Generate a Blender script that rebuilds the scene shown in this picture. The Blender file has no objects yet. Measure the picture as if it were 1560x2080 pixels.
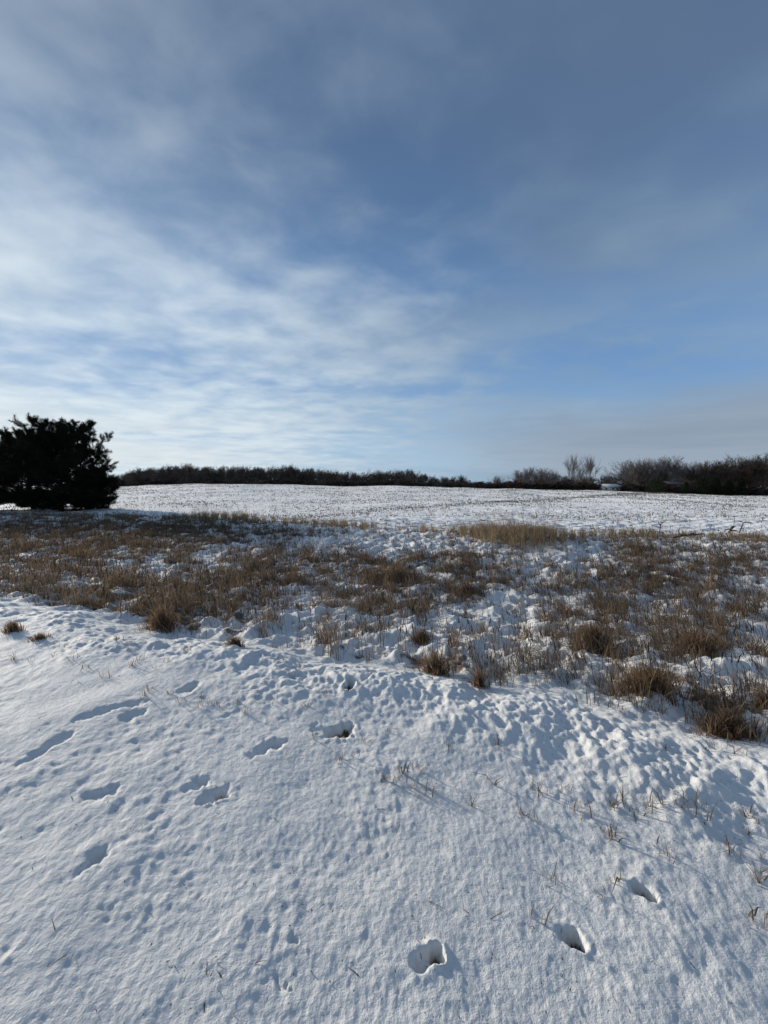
import bpy, math, random
import numpy as np
from mathutils import Vector, Matrix

random.seed(7)
rng = np.random.default_rng(7)
scene = bpy.context.scene
col = scene.collection
R = math.radians

# ------------------------------------------------------------------ camera
F, PW, PH = 781.0, 1560.0, 2080.0          # focal length in photo pixels, photo size
PITCH = math.atan(45.0 / F)                # a little below the horizon
EYE = 1.60
cam = bpy.data.cameras.new('camera')
cam.sensor_fit = 'VERTICAL'; cam.sensor_height = 36.0; cam.lens = 36.0 * F / PH
cam.clip_start = 0.05; cam.clip_end = 6000
cam_o = bpy.data.objects.new('camera', cam); col.objects.link(cam_o)
cam_o.location = (0, 0, EYE); cam_o.rotation_euler = (math.pi / 2 - PITCH, 0, 0)
scene.camera = cam_o

# ------------------------------------------------------------------ sun, sky, exposure
SUN_AZ, SUN_EL = R(-56), R(14.5)
S = Vector((math.sin(SUN_AZ) * math.cos(SUN_EL), math.cos(SUN_AZ) * math.cos(SUN_EL), math.sin(SUN_EL)))
sl = bpy.data.lights.new('sun', 'SUN'); sl.energy = 4.3; sl.angle = R(2.5); sl.color = (1.0, 0.915, 0.785)
so = bpy.data.objects.new('sun', sl); col.objects.link(so)
so.rotation_euler = S.to_track_quat('Z', 'Y').to_euler(); so.location = (-20, 10, 30)

vs = scene.view_settings
vs.view_transform = 'Standard'; vs.look = 'None'; vs.exposure = 0.05; vs.gamma = 1.0; vs.use_curve_mapping = False

world = bpy.data.worlds.new('World'); scene.world = world; world.use_nodes = True


class G:
    """tiny node-graph writer"""
    def __init__(s, nt): s.nt = nt; s.n = nt.nodes; s.l = nt.links
    def node(s, t, **k):
        n = s.n.new(t)
        for a, v in k.items(): setattr(n, a, v)
        return n
    def put(s, sock, v):
        if v is None: return
        if hasattr(v, 'is_linked'): s.l.new(v, sock)
        else: sock.default_value = v
    def m(s, op, a, b=None, c=None, clamp=False):
        n = s.node('ShaderNodeMath', operation=op, use_clamp=clamp)
        for i, v in enumerate((a, b, c)): s.put(n.inputs[i], v)
        return n.outputs[0]
    def mr(s, v, a, b, c=0.0, d=1.0, smooth=True):
        n = s.node('ShaderNodeMapRange', interpolation_type='SMOOTHSTEP' if smooth else 'LINEAR')
        for i, q in enumerate((v, a, b, c, d)): s.put(n.inputs[i], q)
        return n.outputs[0]
    def mix(s, f, a, b, blend='MIX'):
        n = s.node('ShaderNodeMix', data_type='RGBA', blend_type=blend)
        s.put(n.inputs[0], f); s.put(n.inputs[6], a); s.put(n.inputs[7], b)
        return n.outputs[2]
    def noise(s, vec, scale, detail=4, rough=0.55, dist=0.0, dims='3D'):
        n = s.node('ShaderNodeTexNoise', noise_dimensions=dims)
        s.put(n.inputs['Vector'], vec); n.inputs['Scale'].default_value = scale
        n.inputs['Detail'].default_value = detail; n.inputs['Roughness'].default_value = rough
        n.inputs['Distortion'].default_value = dist
        return n.outputs[0]
    def mapping(s, vec, loc=(0, 0, 0), rot=(0, 0, 0), scale=(1, 1, 1)):
        n = s.node('ShaderNodeMapping'); s.put(n.inputs[0], vec)
        n.inputs[1].default_value = loc; n.inputs[2].default_value = rot; n.inputs[3].default_value = scale
        return n.outputs[0]
    def comb(s, x, y, z):
        n = s.node('ShaderNodeCombineXYZ')
        for i, v in enumerate((x, y, z)): s.put(n.inputs[i], v)
        return n.outputs[0]


def rgba(r, g=None, b=None):
    if g is None: r, g, b = r
    return (r, g, b, 1.0)


def srgb(r, g, b, k=1.0):
    f = lambda c: ((c / 255 + 0.055) / 1.055) ** 2.4 if c > 10 else c / 255 / 12.92
    return (f(r) * k, f(g) * k, f(b) * k, 1.0)


def build_sky():
    g = G(world.node_tree); g.n.clear()
    out = g.node('ShaderNodeOutputWorld'); bg = g.node('ShaderNodeBackground')
    STR = 0.10
    bg.inputs[1].default_value = STR
    sky = g.node('ShaderNodeTexSky', sky_type='NISHITA')
    sky.sun_disc = False; sky.sun_elevation = SUN_EL; sky.sun_rotation = SUN_AZ % (2 * math.pi)
    sky.air_density = 1.0; sky.dust_density = 0.4; sky.ozone_density = 2.0; sky.altitude = 250
    tc = g.node('ShaderNodeTexCoord').outputs['Generated']
    sp = g.node('ShaderNodeSeparateXYZ'); g.put(sp.inputs[0], tc)
    x, y, z = sp.outputs
    zc = g.m('MAXIMUM', z, 0.0)
    t = g.m('DIVIDE', 1.0, g.m('ADD', zc, 0.10))
    uv = g.comb(g.m('MULTIPLY', x, t), g.m('MULTIPLY', y, t), 0.0)
    dot = g.node('ShaderNodeVectorMath', operation='DOT_PRODUCT')
    g.put(dot.inputs[0], tc); dot.inputs[1].default_value = S
    d = dot.outputs['Value']
    high = g.mr(z, 0.30, 0.80)
    glow = g.m('MULTIPLY', g.mr(d, 0.45, 1.0), g.m('SUBTRACT', 1.0, g.m('MULTIPLY', high, 0.55)))                     # thin cloud lights up towards the sun
    # cloud sheets on a plane overhead
    big = g.noise(g.mapping(uv, loc=(1.3, 4.2, 0), rot=(0, 0, R(25)), scale=(0.42, 0.8, 1)), 1.0, 5, 0.5, 0.5)
    mid = g.noise(g.mapping(uv, loc=(7.1, 2.2, 0), rot=(0, 0, R(-35)), scale=(1.0, 1.7, 1)), 1.1, 5, 0.5, 0.3)
    cell = g.noise(g.mapping(uv, loc=(3.0, 9.0, 0), rot=(0, 0, R(35)), scale=(1.0, 1.2, 1)), 3.4, 5, 0.5, 0.2)
    soft = g.noise(g.mapping(uv, loc=(2.4, 5.5, 0), rot=(0, 0, R(40)), scale=(0.5, 0.9, 1)), 1.0, 3, 0.45, 0.3)
    k = 1.0 / STR
    # clear air between the clouds
    blue = g.mix(g.mr(z, 0.02, 0.30), srgb(150, 190, 224, k), srgb(88, 142, 204, k))
    blue = g.mix(g.mr(z, 0.25, 0.75), blue, srgb(72, 103, 143, k))
    blue = g.mix(0.25, blue, sky.outputs[0])
    # thin even veil, grey-blue overhead and paler towards the sun
    veil = g.mix(g.mr(z, 0.10, 0.62), srgb(158, 184, 208, k), srgb(102, 120, 145, k))
    veil = g.mix(g.m('POWER', glow, 1.3), veil, srgb(178, 196, 210, k * 1.05))
    final = g.mix(g.m('ADD', 0.22, g.m('MULTIPLY', g.mr(g.m('ADD', g.m('MULTIPLY', soft, 0.6), g.m('MULTIPLY', big, 0.4)), 0.34, 0.64), 0.62)), blue, veil)
    # broken lower cloud with lit cells, thickest on the sun's side
    dens = g.m('ADD', g.m('MULTIPLY', big, 0.30), g.m('ADD', g.m('MULTIPLY', mid, 0.24), g.m('MULTIPLY', cell, 0.46)))
    dens = g.m('ADD', dens, g.m('SUBTRACT', g.m('MULTIPLY', g.mr(d, 0.35, 1.0), 0.105), g.m('ADD', 0.012, g.m('MULTIPLY', g.mr(z, 0.30, 0.70), 0.035))))
    cover = g.mr(dens, 0.40, 0.72)
    ccol = g.mix(g.mr(d, 0.20, 0.95), srgb(134, 158, 180, k), srgb(218, 229, 234, k * 1.08))
    final = g.mix(g.m('MULTIPLY', cover, g.mr(z, 0.2, 0.70, 0.82, 0.32)), final, ccol)
    # grey stratus bank low on the right
    bank = g.noise(g.mapping(tc, scale=(1.2, 1.2, 9)), 2.2, 5, 0.5, 0.3)
    bm_ = g.m('MULTIPLY', g.mr(g.m('ADD', z, g.m('MULTIPLY', g.m('SUBTRACT', bank, 0.5), 0.10)), 0.13, 0.23, 1.0, 0.0), g.mr(x, 0.05, 0.50))
    final = g.mix(g.m('MULTIPLY', bm_, 0.88), final, srgb(138, 153, 170, k))
    st = g.noise(g.mapping(tc, loc=(0, 0, 3.1), scale=(0.9, 0.9, 14)), 2.0, 5, 0.55, 0.2)
    lowb = g.m('MULTIPLY', g.mr(z, 0.03, 0.21, 1.0, 0.0), g.mr(x, -0.75, 0.15, 1.0, 0.12))
    final = g.mix(g.m('MULTIPLY', lowb, g.mr(st, 0.36, 0.58)), final, srgb(222, 228, 231, k))
    g.put(bg.inputs[0], final); g.l.new(bg.outputs[0], out.inputs[0])


build_sky()

# ------------------------------------------------------------------ numpy noise
_perm = np.random.default_rng(3).permutation(1024)
_ang = np.random.default_rng(4).random(1024) * 2 * np.pi
_gx, _gy = np.cos(_ang), np.sin(_ang)


def pn(x, y):
    xi = np.floor(x).astype(np.int64); yi = np.floor(y).astype(np.int64)
    fx = x - xi; fy = y - yi
    def gr(a, b, dx, dy):
        h = _perm[(_perm[a & 1023] + b) & 1023]
        return _gx[h] * dx + _gy[h] * dy
    u = fx * fx * fx * (fx * (fx * 6 - 15) + 10); v = fy * fy * fy * (fy * (fy * 6 - 15) + 10)
    a = gr(xi, yi, fx, fy); b = gr(xi + 1, yi, fx - 1, fy)
    c = gr(xi, yi + 1, fx, fy - 1); d = gr(xi + 1, yi + 1, fx - 1, fy - 1)
    return ((a + (b - a) * u) * (1 - v) + (c + (d - c) * u) * v) * 1.5


def fbm(x, y, o=4, gain=0.5):
    r = np.zeros_like(x); a = 1.0
    for i in range(o):
        r += a * pn(x * 2 ** i + 17.3 * i, y * 2 ** i - 9.1 * i); a *= gain
    return r


def sm(v, a, b):
    t = np.clip((v - a) / (b - a), 0, 1); return t * t * (3 - 2 * t)


# ------------------------------------------------------------------ terrain
EPX = np.array([-400, 0, 200, 330, 480, 600, 720, 870, 950, 1050, 1150, 1250, 1400, 1560, 2000.])
EPY = np.array([1042, 1043, 1046, 1049, 1053, 1060, 1068, 1076, 1083, 1089, 1090, 1086, 1087, 1091, 1100.])
CPX = np.array([-300, 0, 130, 240, 300, 400, 480, 600, 700, 760, 800, 900, 1000, 1030, 1100, 1200, 1300, 1400, 1560, 2000.])
CPY = np.array([1004, 1003, 998, 990.5, 987, 984, 983, 985, 988, 987, 986, 990, 993, 992.5, 995.5, 996, 1000, 1003, 1007, 1012.])
YC = 110.0                                    # distance of the crest of the field
NX, NY, S0 = 0.34, 0.94, 3.05                 # the verge runs obliquely in front of the viewer


def field_edge(u): return (EYE + 0.12) * F / (np.interp(780 + F * u, EPX, EPY) - 995)


def coords(x, y):
    yy = np.maximum(y, 0.4); u = np.clip(x / yy, -2.2, 2.2)
    s = x * NX + y * NY - S0
    t = x * NY - y * NX
    s = s + 0.22 * pn(t * 0.7, s * 0 + 3.3) + 0.10 * pn(t * 2.1, s * 0 + 8.1)
    e = field_edge(u)
    se = np.maximum(s * 0 + (u * NX + NY) * e - S0, 4.0)
    return u, s, t, e, s / se, y - e


def macro(x, y):
    u, s, t, e, q, f = coords(x, y)
    qc = np.clip(q, 0, 1)
    ditch = sm(qc, 0, 0.28) * (1 - sm(qc, 0.33, 0.95))
    gdt = np.clip(-0.83 * x + 0.56 * y, -3, 3) + 0.0
    z = -0.12 * qc - 0.42 * ditch + 0.06 * gdt * (1 - sm(s, -1.0, 0.3)) * sm(np.hypot(x, y), 0.2, 1.2)
    zc = EYE + (995 - np.interp(780 + F * u, CPX, CPY)) / F * YC
    p = np.clip((y - e) / (YC - e), 0, 1)
    zf = (zc + 0.12) * (0.30 * p + 0.70 * p * p * (3 - 2 * p))
    drop = np.clip(y - YC, 0, 1e9)
    zf = zf - 3.0 * (1 - np.exp(-(drop / 60.0) ** 2)) - 0.035 * drop
    return np.where(y > 0.4, z + np.where(f > 0, zf, 0), 0.0)


def ray_dir(px, py):
    dx = (px - PW / 2) / F; dz = -(py - PH / 2) / F
    c, s_ = math.cos(PITCH), math.sin(PITCH)
    return np.array([dx, c + dz * s_, -s_ + dz * c])


def ground_at(px, py):
    """where the sight line through a photo pixel meets the ground (measured from the photograph)"""
    d = ray_dir(px, py); d = d / d[1]
    ys = np.geomspace(0.6, 400, 4000)
    zz = macro(d[0] * ys, ys)
    h = EYE + d[2] * ys - zz
    i = np.argmax(h < 0) if (h < 0).any() else len(ys) - 1
    return d[0] * ys[i], ys[i]


def project(x, y, z):
    c, s_ = math.cos(PITCH), math.sin(PITCH)
    dz = z - EYE
    dep = np.maximum(y * c - dz * s_, 0.05); up = y * s_ + dz * c
    return PW / 2 + F * x / dep, PH / 2 - F * up / dep


# hollows trodden in the snow: (px, py) start, end, radius, depth, bare ground at the bottom
DENTS = [((852, 1958), (882, 1940), .030, .032, 0), ((885, 1936), (892, 1950), .022, .065, 1),
         ((1150, 1900), (1164, 1908), .028, .032, 0), ((1166, 1899), (1176, 1915), .025, .062, 1),
         ((1294, 1810), (1306, 1816), .026, .032, 0), ((1304, 1810), (1320, 1826), .026, .065, 1),
         ((172, 1766), (208, 1733), .032, .060, 0), ((175, 1616), (220, 1606), .042, .055, 0),
         ((385, 1599), (415, 1588), .040, .055, 0), ((400, 1630), (452, 1610), .038, .065, 0),
         ((432, 1626), (450, 1614), .025, .070, 1), ((40, 1553), (128, 1497), .045, .045, 0),
         ((155, 1462), (208, 1446), .05, .05, 0), ((228, 1438), (268, 1431), .05, .05, 0),
         ((245, 1459), (285, 1450), .05, .06, 0), ((508, 1536), (556, 1511), .055, .075, 0),
         ((640, 1480), (664, 1488), .06, .05, 0), ((676, 1490), (700, 1482), .055, .075, 1),
         ((707, 1411), (714, 1402), .034, .10, 1), ((742, 1397), (754, 1392), .04, .06, 0),
         ((490, 1366), (528, 1349), .07, .08, 0), ((368, 1404), (392, 1394), .06, .08, 0),
         ((560, 1995), (564, 2006), .008, .022, 0), ((578, 1996), (582, 2006), .008, .022, 0), ((592, 2012), (597, 2020), .008, .02, 0),
         ((596, 1908), (602, 1916), .012, .022, 0), ((790, 1738), (795, 1742), .010, .02, 0)]
DENTS = [(a, b, r * (1.0 if i < 6 else .9 if so_ else .70), d * (1.1 if i < 6 else 1.0 if so_ else .52), so_) for i, (a, b, r, d, so_) in enumerate(DENTS)]
DW = [(np.array(ground_at(*a)), np.array(ground_at(*b)), r, d, s_) for a, b, r, d, s_ in DENTS]

# where the dead grass of the meadow stands thick or thin (photo pixel centre, half-width, half-height, weight), put back on the ground
PATCH = [(150, 1090, 300, 45, 1.1), (120, 1150, 230, 45, .95), (420, 1190, 270, 38, 1.0), (200, 1215, 330, 35, 1.0), (560, 1160, 150, 40, .8),
         (330, 1265, 90, 28, 1.2), (480, 1300, 70, 30, .8), (450, 1255, 130, 25, .9), (800, 1150, 130, 35, .95), (780, 1200, 150, 40, .95),
         (820, 1235, 140, 25, .8), (950, 1180, 70, 45, .9), (700, 1290, 170, 40, .6), (880, 1345, 70, 40, .9), (720, 1335, 180, 35, .6),
         (1200, 1170, 130, 35, .75), (1180, 1230, 120, 40, .9), (1190, 1290, 75, 45, 1.1), (1330, 1190, 120, 40, .75), (1450, 1170, 130, 40, .7),
         (1500, 1230, 110, 40, .85), (1400, 1290, 130, 45, .95), (1320, 1390, 95, 55, 1.0), (1470, 1450, 110, 50, 1.1), (1560, 1390, 70, 50, .8),
         (1140, 1340, 90, 40, .5), (980, 1390, 90, 40, .8), (1040, 1300, 120, 50, .35), (560, 1230, 120, 40, .4), (640, 1130, 160, 30, .4), (1000, 1150, 160, 30, .3), (1280, 1115, 60, 25, .8), (1060, 1110, 160, 25, .25), (1400, 1120, 150, 30, .35),
         (1545, 1130, 60, 40, .6), (30, 1270, 50, 28, .7), (80, 1290, 30, 20, .6), (1250, 1340, 250, 60, .35), (1420, 1430, 200, 60, .55), (820, 1385, 170, 28, .4), (1150, 1420, 120, 25, .3), (900, 1350, 200, 40, .45), (1030, 1400, 110, 30, .4), (600, 1320, 120, 28, .35), (600, 1085, 150, 15, .2), (380, 1090, 160, 30, .8), (980, 1270, 60, 25, .3)]
BARE = [(275, 1162, 75, 20, 1.0), (600, 1210, 60, 30, .9), (690, 1205, 50, 30, .7), (790, 1105, 130, 18, .8), (1000, 1240, 80, 22, .8),
        (1150, 1130, 110, 20, .7), (680, 1260, 110, 14, .5), (1090, 1300, 50, 30, .4), (960, 1300, 80, 25, .6), (600, 1290, 50, 15, .5), (450, 1120, 80, 12, .5)]


def grass_amount(x, y, z):
    px, py = project(x, y, z)
    w = np.zeros_like(x)
    for a, b, c, d, k in PATCH: w += k * np.exp(-(((px - a) / c) ** 2 + ((py - b) / d) ** 2))
    for a, b, c, d, k in BARE: w -= k * np.exp(-(((px - a) / c) ** 2 + ((py - b) / d) ** 2))
    off = np.clip((np.abs(px - 780) - 800) / 200, 0, 1)          # beyond the photo the meadow simply goes on
    w = w * (1 - off) + off * 0.65
    return w


def height(x, y):
    """full relief and masks: bare (soil showing), field"""
    u, s, t, e, q, f = coords(x, y)
    z = macro(x, y)
    r = np.hypot(x, y)
    mead = sm(s, -0.15, 0.35) * (1 - sm(f, -1.0, 0.3))
    fld = sm(f, -0.4, 0.8)
    sho = 1 - sm(s, -0.2, 0.3)
    bare = np.zeros_like(x)
    # verge: wind-worn crust, rough old plough ridge along its edge
    rough = sm(fbm(x * 0.8 + 5, y * 0.8, 2), -0.2, 0.6)
    crust = sm(fbm(x * 1.25 + 71, y * 1.25 + 13, 4, .6), -0.45, 0.75)
    n1 = fbm(x * 2.2, y * 2.2, 3); n2 = fbm(x * 7 + 3, y * 7, 3); n3 = fbm(x * 19, y * 19 + 7, 2)
    ridg = 1 - np.abs(fbm(x * 4.1 + 2.7, y * 4.1, 3)) * 1.6
    pits = np.clip(fbm(x * 11 + 31, y * 11, 2) - 0.35, 0, 1)
    z_s = 0.010 * n1 + (0.0014 + 0.0040 * crust) * n2 + (0.0012 + 0.0034 * crust) * n3 + 0.0016 * fbm(x * 46, y * 46, 2) + 0.003 * np.clip(ridg, 0, 1) ** 3 * rough - 0.007 * pits * (0.6 + .4 * rough)
    al = x * 0.83 - y * 0.56; ac = x * 0.56 + y * 0.83            # wind ribs in the crust
    ribs = 1 - np.abs(pn(ac * 5.5 + 0.8 * pn(al * 1.3, ac), al * 0.9 + 4)) * 2
    z_s += (0.004 + 0.006 * sm(x, -0.6, 0.8)) * ribs * sm(fbm(x * 0.9 + 40, y * 0.9, 2), -0.5, 0.4)
    berm = np.exp(-((s + 0.42) / 0.36) ** 2)
    z_s += berm * (0.075 + 0.022 * n1 + 0.013 * n2 + 0.011 * n3)
    z = z + sho * z_s
    # meadow: tussocks under snow
    ga = grass_amount(x, y, z)
    lump = np.clip(fbm(x * 1.7 + 9, y * 1.7, 3) + 0.35, 0, 2)
    l2 = np.clip(fbm(x * 4.5, y * 4.5 + 4, 3) + 0.15, 0, 2)
    z = z + mead * (0.10 * lump + 0.058 * l2 + 0.017 * n2 + 0.010 * n3) - mead * 0.06
    bare = np.maximum(bare, mead * sm(ga + 0.5 * fbm(x * 2.5, y * 2.5, 3) - 0.35 * l2, 0.75, 1.6) * 0.8)
    # stubble field: drill rows
    rr = x * -0.55 + y * 0.835
    near = 1 - sm(r, 25, 60)
    z = z + fld * (0.05 * fbm(x * 0.7, y * 0.7, 3) + near * (0.022 * np.sin(rr * 2 * np.pi / 0.76) + 0.035 * fbm(x * 2.6, y * 2.6, 3)))
    z = z + fld * sm(r, 20, 60) * 0.25 * fbm(x * 0.05, y * 0.05, 3)
    # trodden hollows
    for i_, (a, b, rad, dep, so_) in enumerate(DW):
        nz = 0.45 if i_ < 6 else 1.0; cup = so_ or i_ < 6
        m = (np.abs(x - a[0]) < 1.0) & (np.abs(y - a[1]) < 1.0)
        if not m.any(): continue
        X, Y = x[m], y[m]
        X0, Y0 = X, Y
        if i_ >= 6:
            X = X0 + .020 * pn(X0 * 17, Y0 * 17) + .010 * pn(X0 * 43, Y0 * 43); Y = Y0 + .020 * pn(X0 * 17 + 50, Y0 * 17) + .010 * pn(X0 * 43 + 50, Y0 * 43)
        ab = b - a; L = max(ab @ ab, 1e-9)
        k = np.clip(((X - a[0]) * ab[0] + (Y - a[1]) * ab[1]) / L, 0, 1)
        dd = np.hypot(X - a[0] - k * ab[0], Y - a[1] - k * ab[1]) * (1 if cup else 1.25 - .35 * k)
        dd = dd * (1 + nz * (0.55 * pn(X * 9, Y * 9) + 0.30 * pn(X * 27, Y * 27))) + 0.006 * pn(X * 50 + 3, Y * 50)
        z[m] += -dep * (1 - sm(dd, rad * (0.3 if cup else 0.0), rad * (1.15 if cup else 1.6))) * (1 + 0.3 * pn(X * 22, Y * 22)) * (1 if cup else .45 + .6 * k) + (0.07 if cup else 0.05) * dep * np.exp(-((dd - rad * 1.4) / (rad * 0.4)) ** 2) * (1 + pn(X * 9, Y * 9))
        if so_: bare[m] = np.maximum(bare[m], (1 - sm(dd, rad * 0.45, rad * 1.1)) * (.86 if i_ < 6 else 1.1))
    return z, np.clip(bare, 0, 1), fld


def zat(x, y):
    x = np.atleast_1d(np.asarray(x, float)); y = np.atleast_1d(np.asarray(y, float))
    return height(x, y)[0]


# ------------------------------------------------------------------ materials
def new_mat(name):
    m = bpy.data.materials.new(name); m.use_nodes = True
    g = G(m.node_tree); b = g.n['Principled BSDF']
    return m, g, b


def snow_ground_mat():
    m, g, b = new_mat('snow_ground')
    pos = g.node('ShaderNodeNewGeometry').outputs['Position']
    bare = g.node('ShaderNodeAttribute', attribute_name='bare').outputs['Fac']
    fld = g.node('ShaderNodeAttribute', attribute_name='field').outputs['Fac']
    flat = g.node('ShaderNodeVectorMath', operation='MULTIPLY'); g.put(flat.inputs[0], pos); flat.inputs[1].default_value = (1, 1, 0)
    P = flat.outputs[0]
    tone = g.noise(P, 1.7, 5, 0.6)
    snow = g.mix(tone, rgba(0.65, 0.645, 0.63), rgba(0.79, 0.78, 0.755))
    field_snow = g.mix(tone, rgba(0.82, 0.82, 0.82), rgba(0.88, 0.87, 0.86))
    snow = g.mix(fld, snow, field_snow)  # field snow gets a paler base colour than the verge
    # old snow is faintly soiled in places
    soil = g.mr(g.noise(P, 0.9, 6, 0.65, 0.4), 0.52, 0.75)
    snow = g.mix(g.m('MULTIPLY', soil, 0.28), snow, rgba(0.52, 0.47, 0.40))
    # grit specks
    vor = g.node('ShaderNodeTexVoronoi', feature='F1', voronoi_dimensions='2D'); g.put(vor.inputs['Vector'], P); vor.inputs['Scale'].default_value = 46; vor.inputs['Randomness'].default_value = 1.0
    wv = g.node('ShaderNodeTexNoise'); g.put(wv.inputs['Vector'], P); wv.inputs['Scale'].default_value = 120; wv.inputs['Detail'].default_value = 2
    wa = g.node('ShaderNodeVectorMath', operation='MULTIPLY_ADD'); g.put(wa.inputs[0], wv.outputs['Color']); wa.inputs[1].default_value = (.012, .012, 0); g.put(wa.inputs[2], P); g.put(vor.inputs['Vector'], wa.outputs[0])
    sp = g.node('ShaderNodeSeparateColor'); g.put(sp.inputs[0], vor.outputs['Color'])
    sel = g.m('LESS_THAN', vor.outputs['Distance'], g.m('MULTIPLY', g.mr(sp.outputs[0], 0.84, 1.0), 0.15))
    sel = g.m('MULTIPLY', sel, g.mr(g.noise(P, 1.1, 3), 0.34, 0.50))
    sel = g.m('MULTIPLY', sel, g.m('SUBTRACT', 1.0, fld))
    snow = g.mix(g.m('MULTIPLY', sel, 0.7), snow, rgba(0.07, 0.055, 0.04))
    # trash and soil between the drill rows of the field, elongated along the rows
    Pr = g.mapping(P, rot=(0, 0, R(-33)), scale=(0.35, 1, 1))
    fl = g.noise(Pr, 2.6, 6, 0.72)
    fl2 = g.noise(Pr, 0.35, 4, 0.6)
    fm = g.m('MULTIPLY', g.mr(g.m('ADD', fl, g.m('MULTIPLY', g.m('SUBTRACT', fl2, 0.5), 0.35)), 0.50, 0.64), fld)
    snow = g.mix(g.m('MULTIPLY', fm, 0.85), snow, rgba(0.11, 0.085, 0.06))
    litter = g.mix(g.noise(P, 26, 4, 0.7), rgba(0.05, 0.032, 0.02), rgba(0.17, 0.11, 0.065))
    bn = g.mr(g.m('ADD', bare, g.m('MULTIPLY', g.m('SUBTRACT', g.noise(P, 7, 8, 0.75), 0.5), 2.2)), 0.45, 0.75)
    c = g.mix(bn, snow, litter)
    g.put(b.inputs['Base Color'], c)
    g.put(b.inputs['Roughness'], g.m('ADD', g.m('MULTIPLY', bn, 0.2), 0.7))
    b.inputs['Specular IOR Level'].default_value = 0.18
    b.inputs['Sheen Weight'].default_value = 0.25; b.inputs['Sheen Roughness'].default_value = 0.6
    n1 = g.noise(P, 30, 5, 0.62); n2 = g.noise(P, 170, 3, 0.6)
    bp = g.node('ShaderNodeBump'); bp.inputs['Strength'].default_value = 0.75; bp.inputs['Distance'].default_value = 0.012
    g.put(bp.inputs['Height'], g.m('ADD', n1, g.m('MULTIPLY', n2, 0.22)))
    g.put(b.inputs['Normal'], bp.outputs[0])
    return m


def blade_mat(name, c0, c1, trans=0.35, grey=0.0):
    m, g, b = new_mat(name)
    tone = g.node('ShaderNodeAttribute', attribute_name='tone').outputs['Fac']
    c = g.mix(tone, rgba(c0), rgba(c1))
    pos = g.node('ShaderNodeNewGeometry').outputs['Position']
    gr = (c0[0] * .45 + c1[0] * .45) * .8
    c = g.mix(g.m('MULTIPLY', g.mr(g.noise(pos, 1.1, 4, 0.65), 0.42, 0.60), grey), c, rgba(gr, gr * .83, gr * .68))
    c = g.mix(g.m('MULTIPLY', g.noise(pos, 40, 3), 0.35), c, rgba(c0[0] * .5, c0[1] * .5, c0[2] * .5))
    d = g.node('ShaderNodeBsdfDiffuse'); g.put(d.inputs[0], c)
    tr = g.node('ShaderNodeBsdfTranslucent'); g.put(tr.inputs[0], c)
    mx = g.node('ShaderNodeMixShader'); mx.inputs[0].default_value = trans
    g.l.new(d.outputs[0], mx.inputs[1]); g.l.new(tr.outputs[0], mx.inputs[2])
    g.l.new(mx.outputs[0], g.n['Material Output'].inputs[0])
    return m


def plain_mat(name, c0, c1, scale=3.0, rough=0.85, bump=0.0):
    m, g, b = new_mat(name)
    tcn = g.node('ShaderNodeTexCoord').outputs['Object']
    n = g.noise(tcn, scale, 5, 0.65)
    oi = g.node('ShaderNodeObjectInfo').outputs['Random']
    c = g.mix(g.mr(n, 0.3, 0.7), rgba(c0), rgba(c1))
    v = g.node('ShaderNodeHueSaturation'); g.put(v.inputs['Color'], c)
    g.put(v.inputs['Value'], g.m('ADD', g.m('MULTIPLY', oi, 0.5), 0.75))
    g.put(b.inputs['Base Color'], v.outputs[0]); b.inputs['Roughness'].default_value = rough
    b.inputs['Specular IOR Level'].default_value = 0.15
    if bump:
        bp = g.node('ShaderNodeBump'); bp.inputs['Strength'].default_value = bump; g.put(bp.inputs['Height'], n)
        g.put(b.inputs['Normal'], bp.outputs[0])
    return m


M = dict(
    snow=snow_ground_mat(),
    grass=blade_mat('dead_grass', (0.075, 0.05, 0.033), (0.46, 0.33, 0.21), 0.42, 0.75),
    tussock=blade_mat('tussock_grass', (0.10, 0.06, 0.036), (0.48, 0.32, 0.19), 0.45, 0.45),
    tan=blade_mat('tan_grass', (0.16, 0.115, 0.072), (0.50, 0.385, 0.25), 0.5),
    stalk=blade_mat('weed_stems', (0.045, 0.035, 0.028), (0.14, 0.10, 0.07), 0.1),
    stub=blade_mat('corn_stubble', (0.05, 0.04, 0.028), (0.20, 0.155, 0.10), 0.2),
    bark=plain_mat('bark', (0.028, 0.023, 0.02), (0.06, 0.05, 0.043), 2.0),
    twig=plain_mat('twigs', (0.04, 0.032, 0.028), (0.10, 0.08, 0.068), 0.4),
    twig_red=plain_mat('russet_twigs', (0.042, 0.027, 0.021), (0.075, 0.048, 0.036), 0.4),
    twig_grey=plain_mat('grey_twigs', (0.13, 0.118, 0.11), (0.22, 0.20, 0.19), 0.4),
    birch=plain_mat('pale_bark', (0.30, 0.28, 0.26), (0.5, 0.47, 0.43), 2.0),
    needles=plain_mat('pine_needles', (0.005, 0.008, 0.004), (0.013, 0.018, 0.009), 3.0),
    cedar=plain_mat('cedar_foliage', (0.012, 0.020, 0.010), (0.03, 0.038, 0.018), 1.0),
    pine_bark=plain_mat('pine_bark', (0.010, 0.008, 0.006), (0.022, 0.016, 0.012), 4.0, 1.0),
    wall=plain_mat('siding', (0.58, 0.54, 0.46), (0.68, 0.63, 0.54), 1.0, 0.7),
    roof_snow=plain_mat('roof_snow', (0.50, 0.50, 0.50), (0.62, 0.62, 0.62), 1.5, 0.6),
    dark=plain_mat('dark_glass', (0.02, 0.022, 0.026), (0.035, 0.036, 0.04), 1.0, 0.25),
    trim=plain_mat('white_trim', (0.55, 0.54, 0.52), (0.65, 0.64, 0.62), 1.0, 0.5),
)


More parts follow.
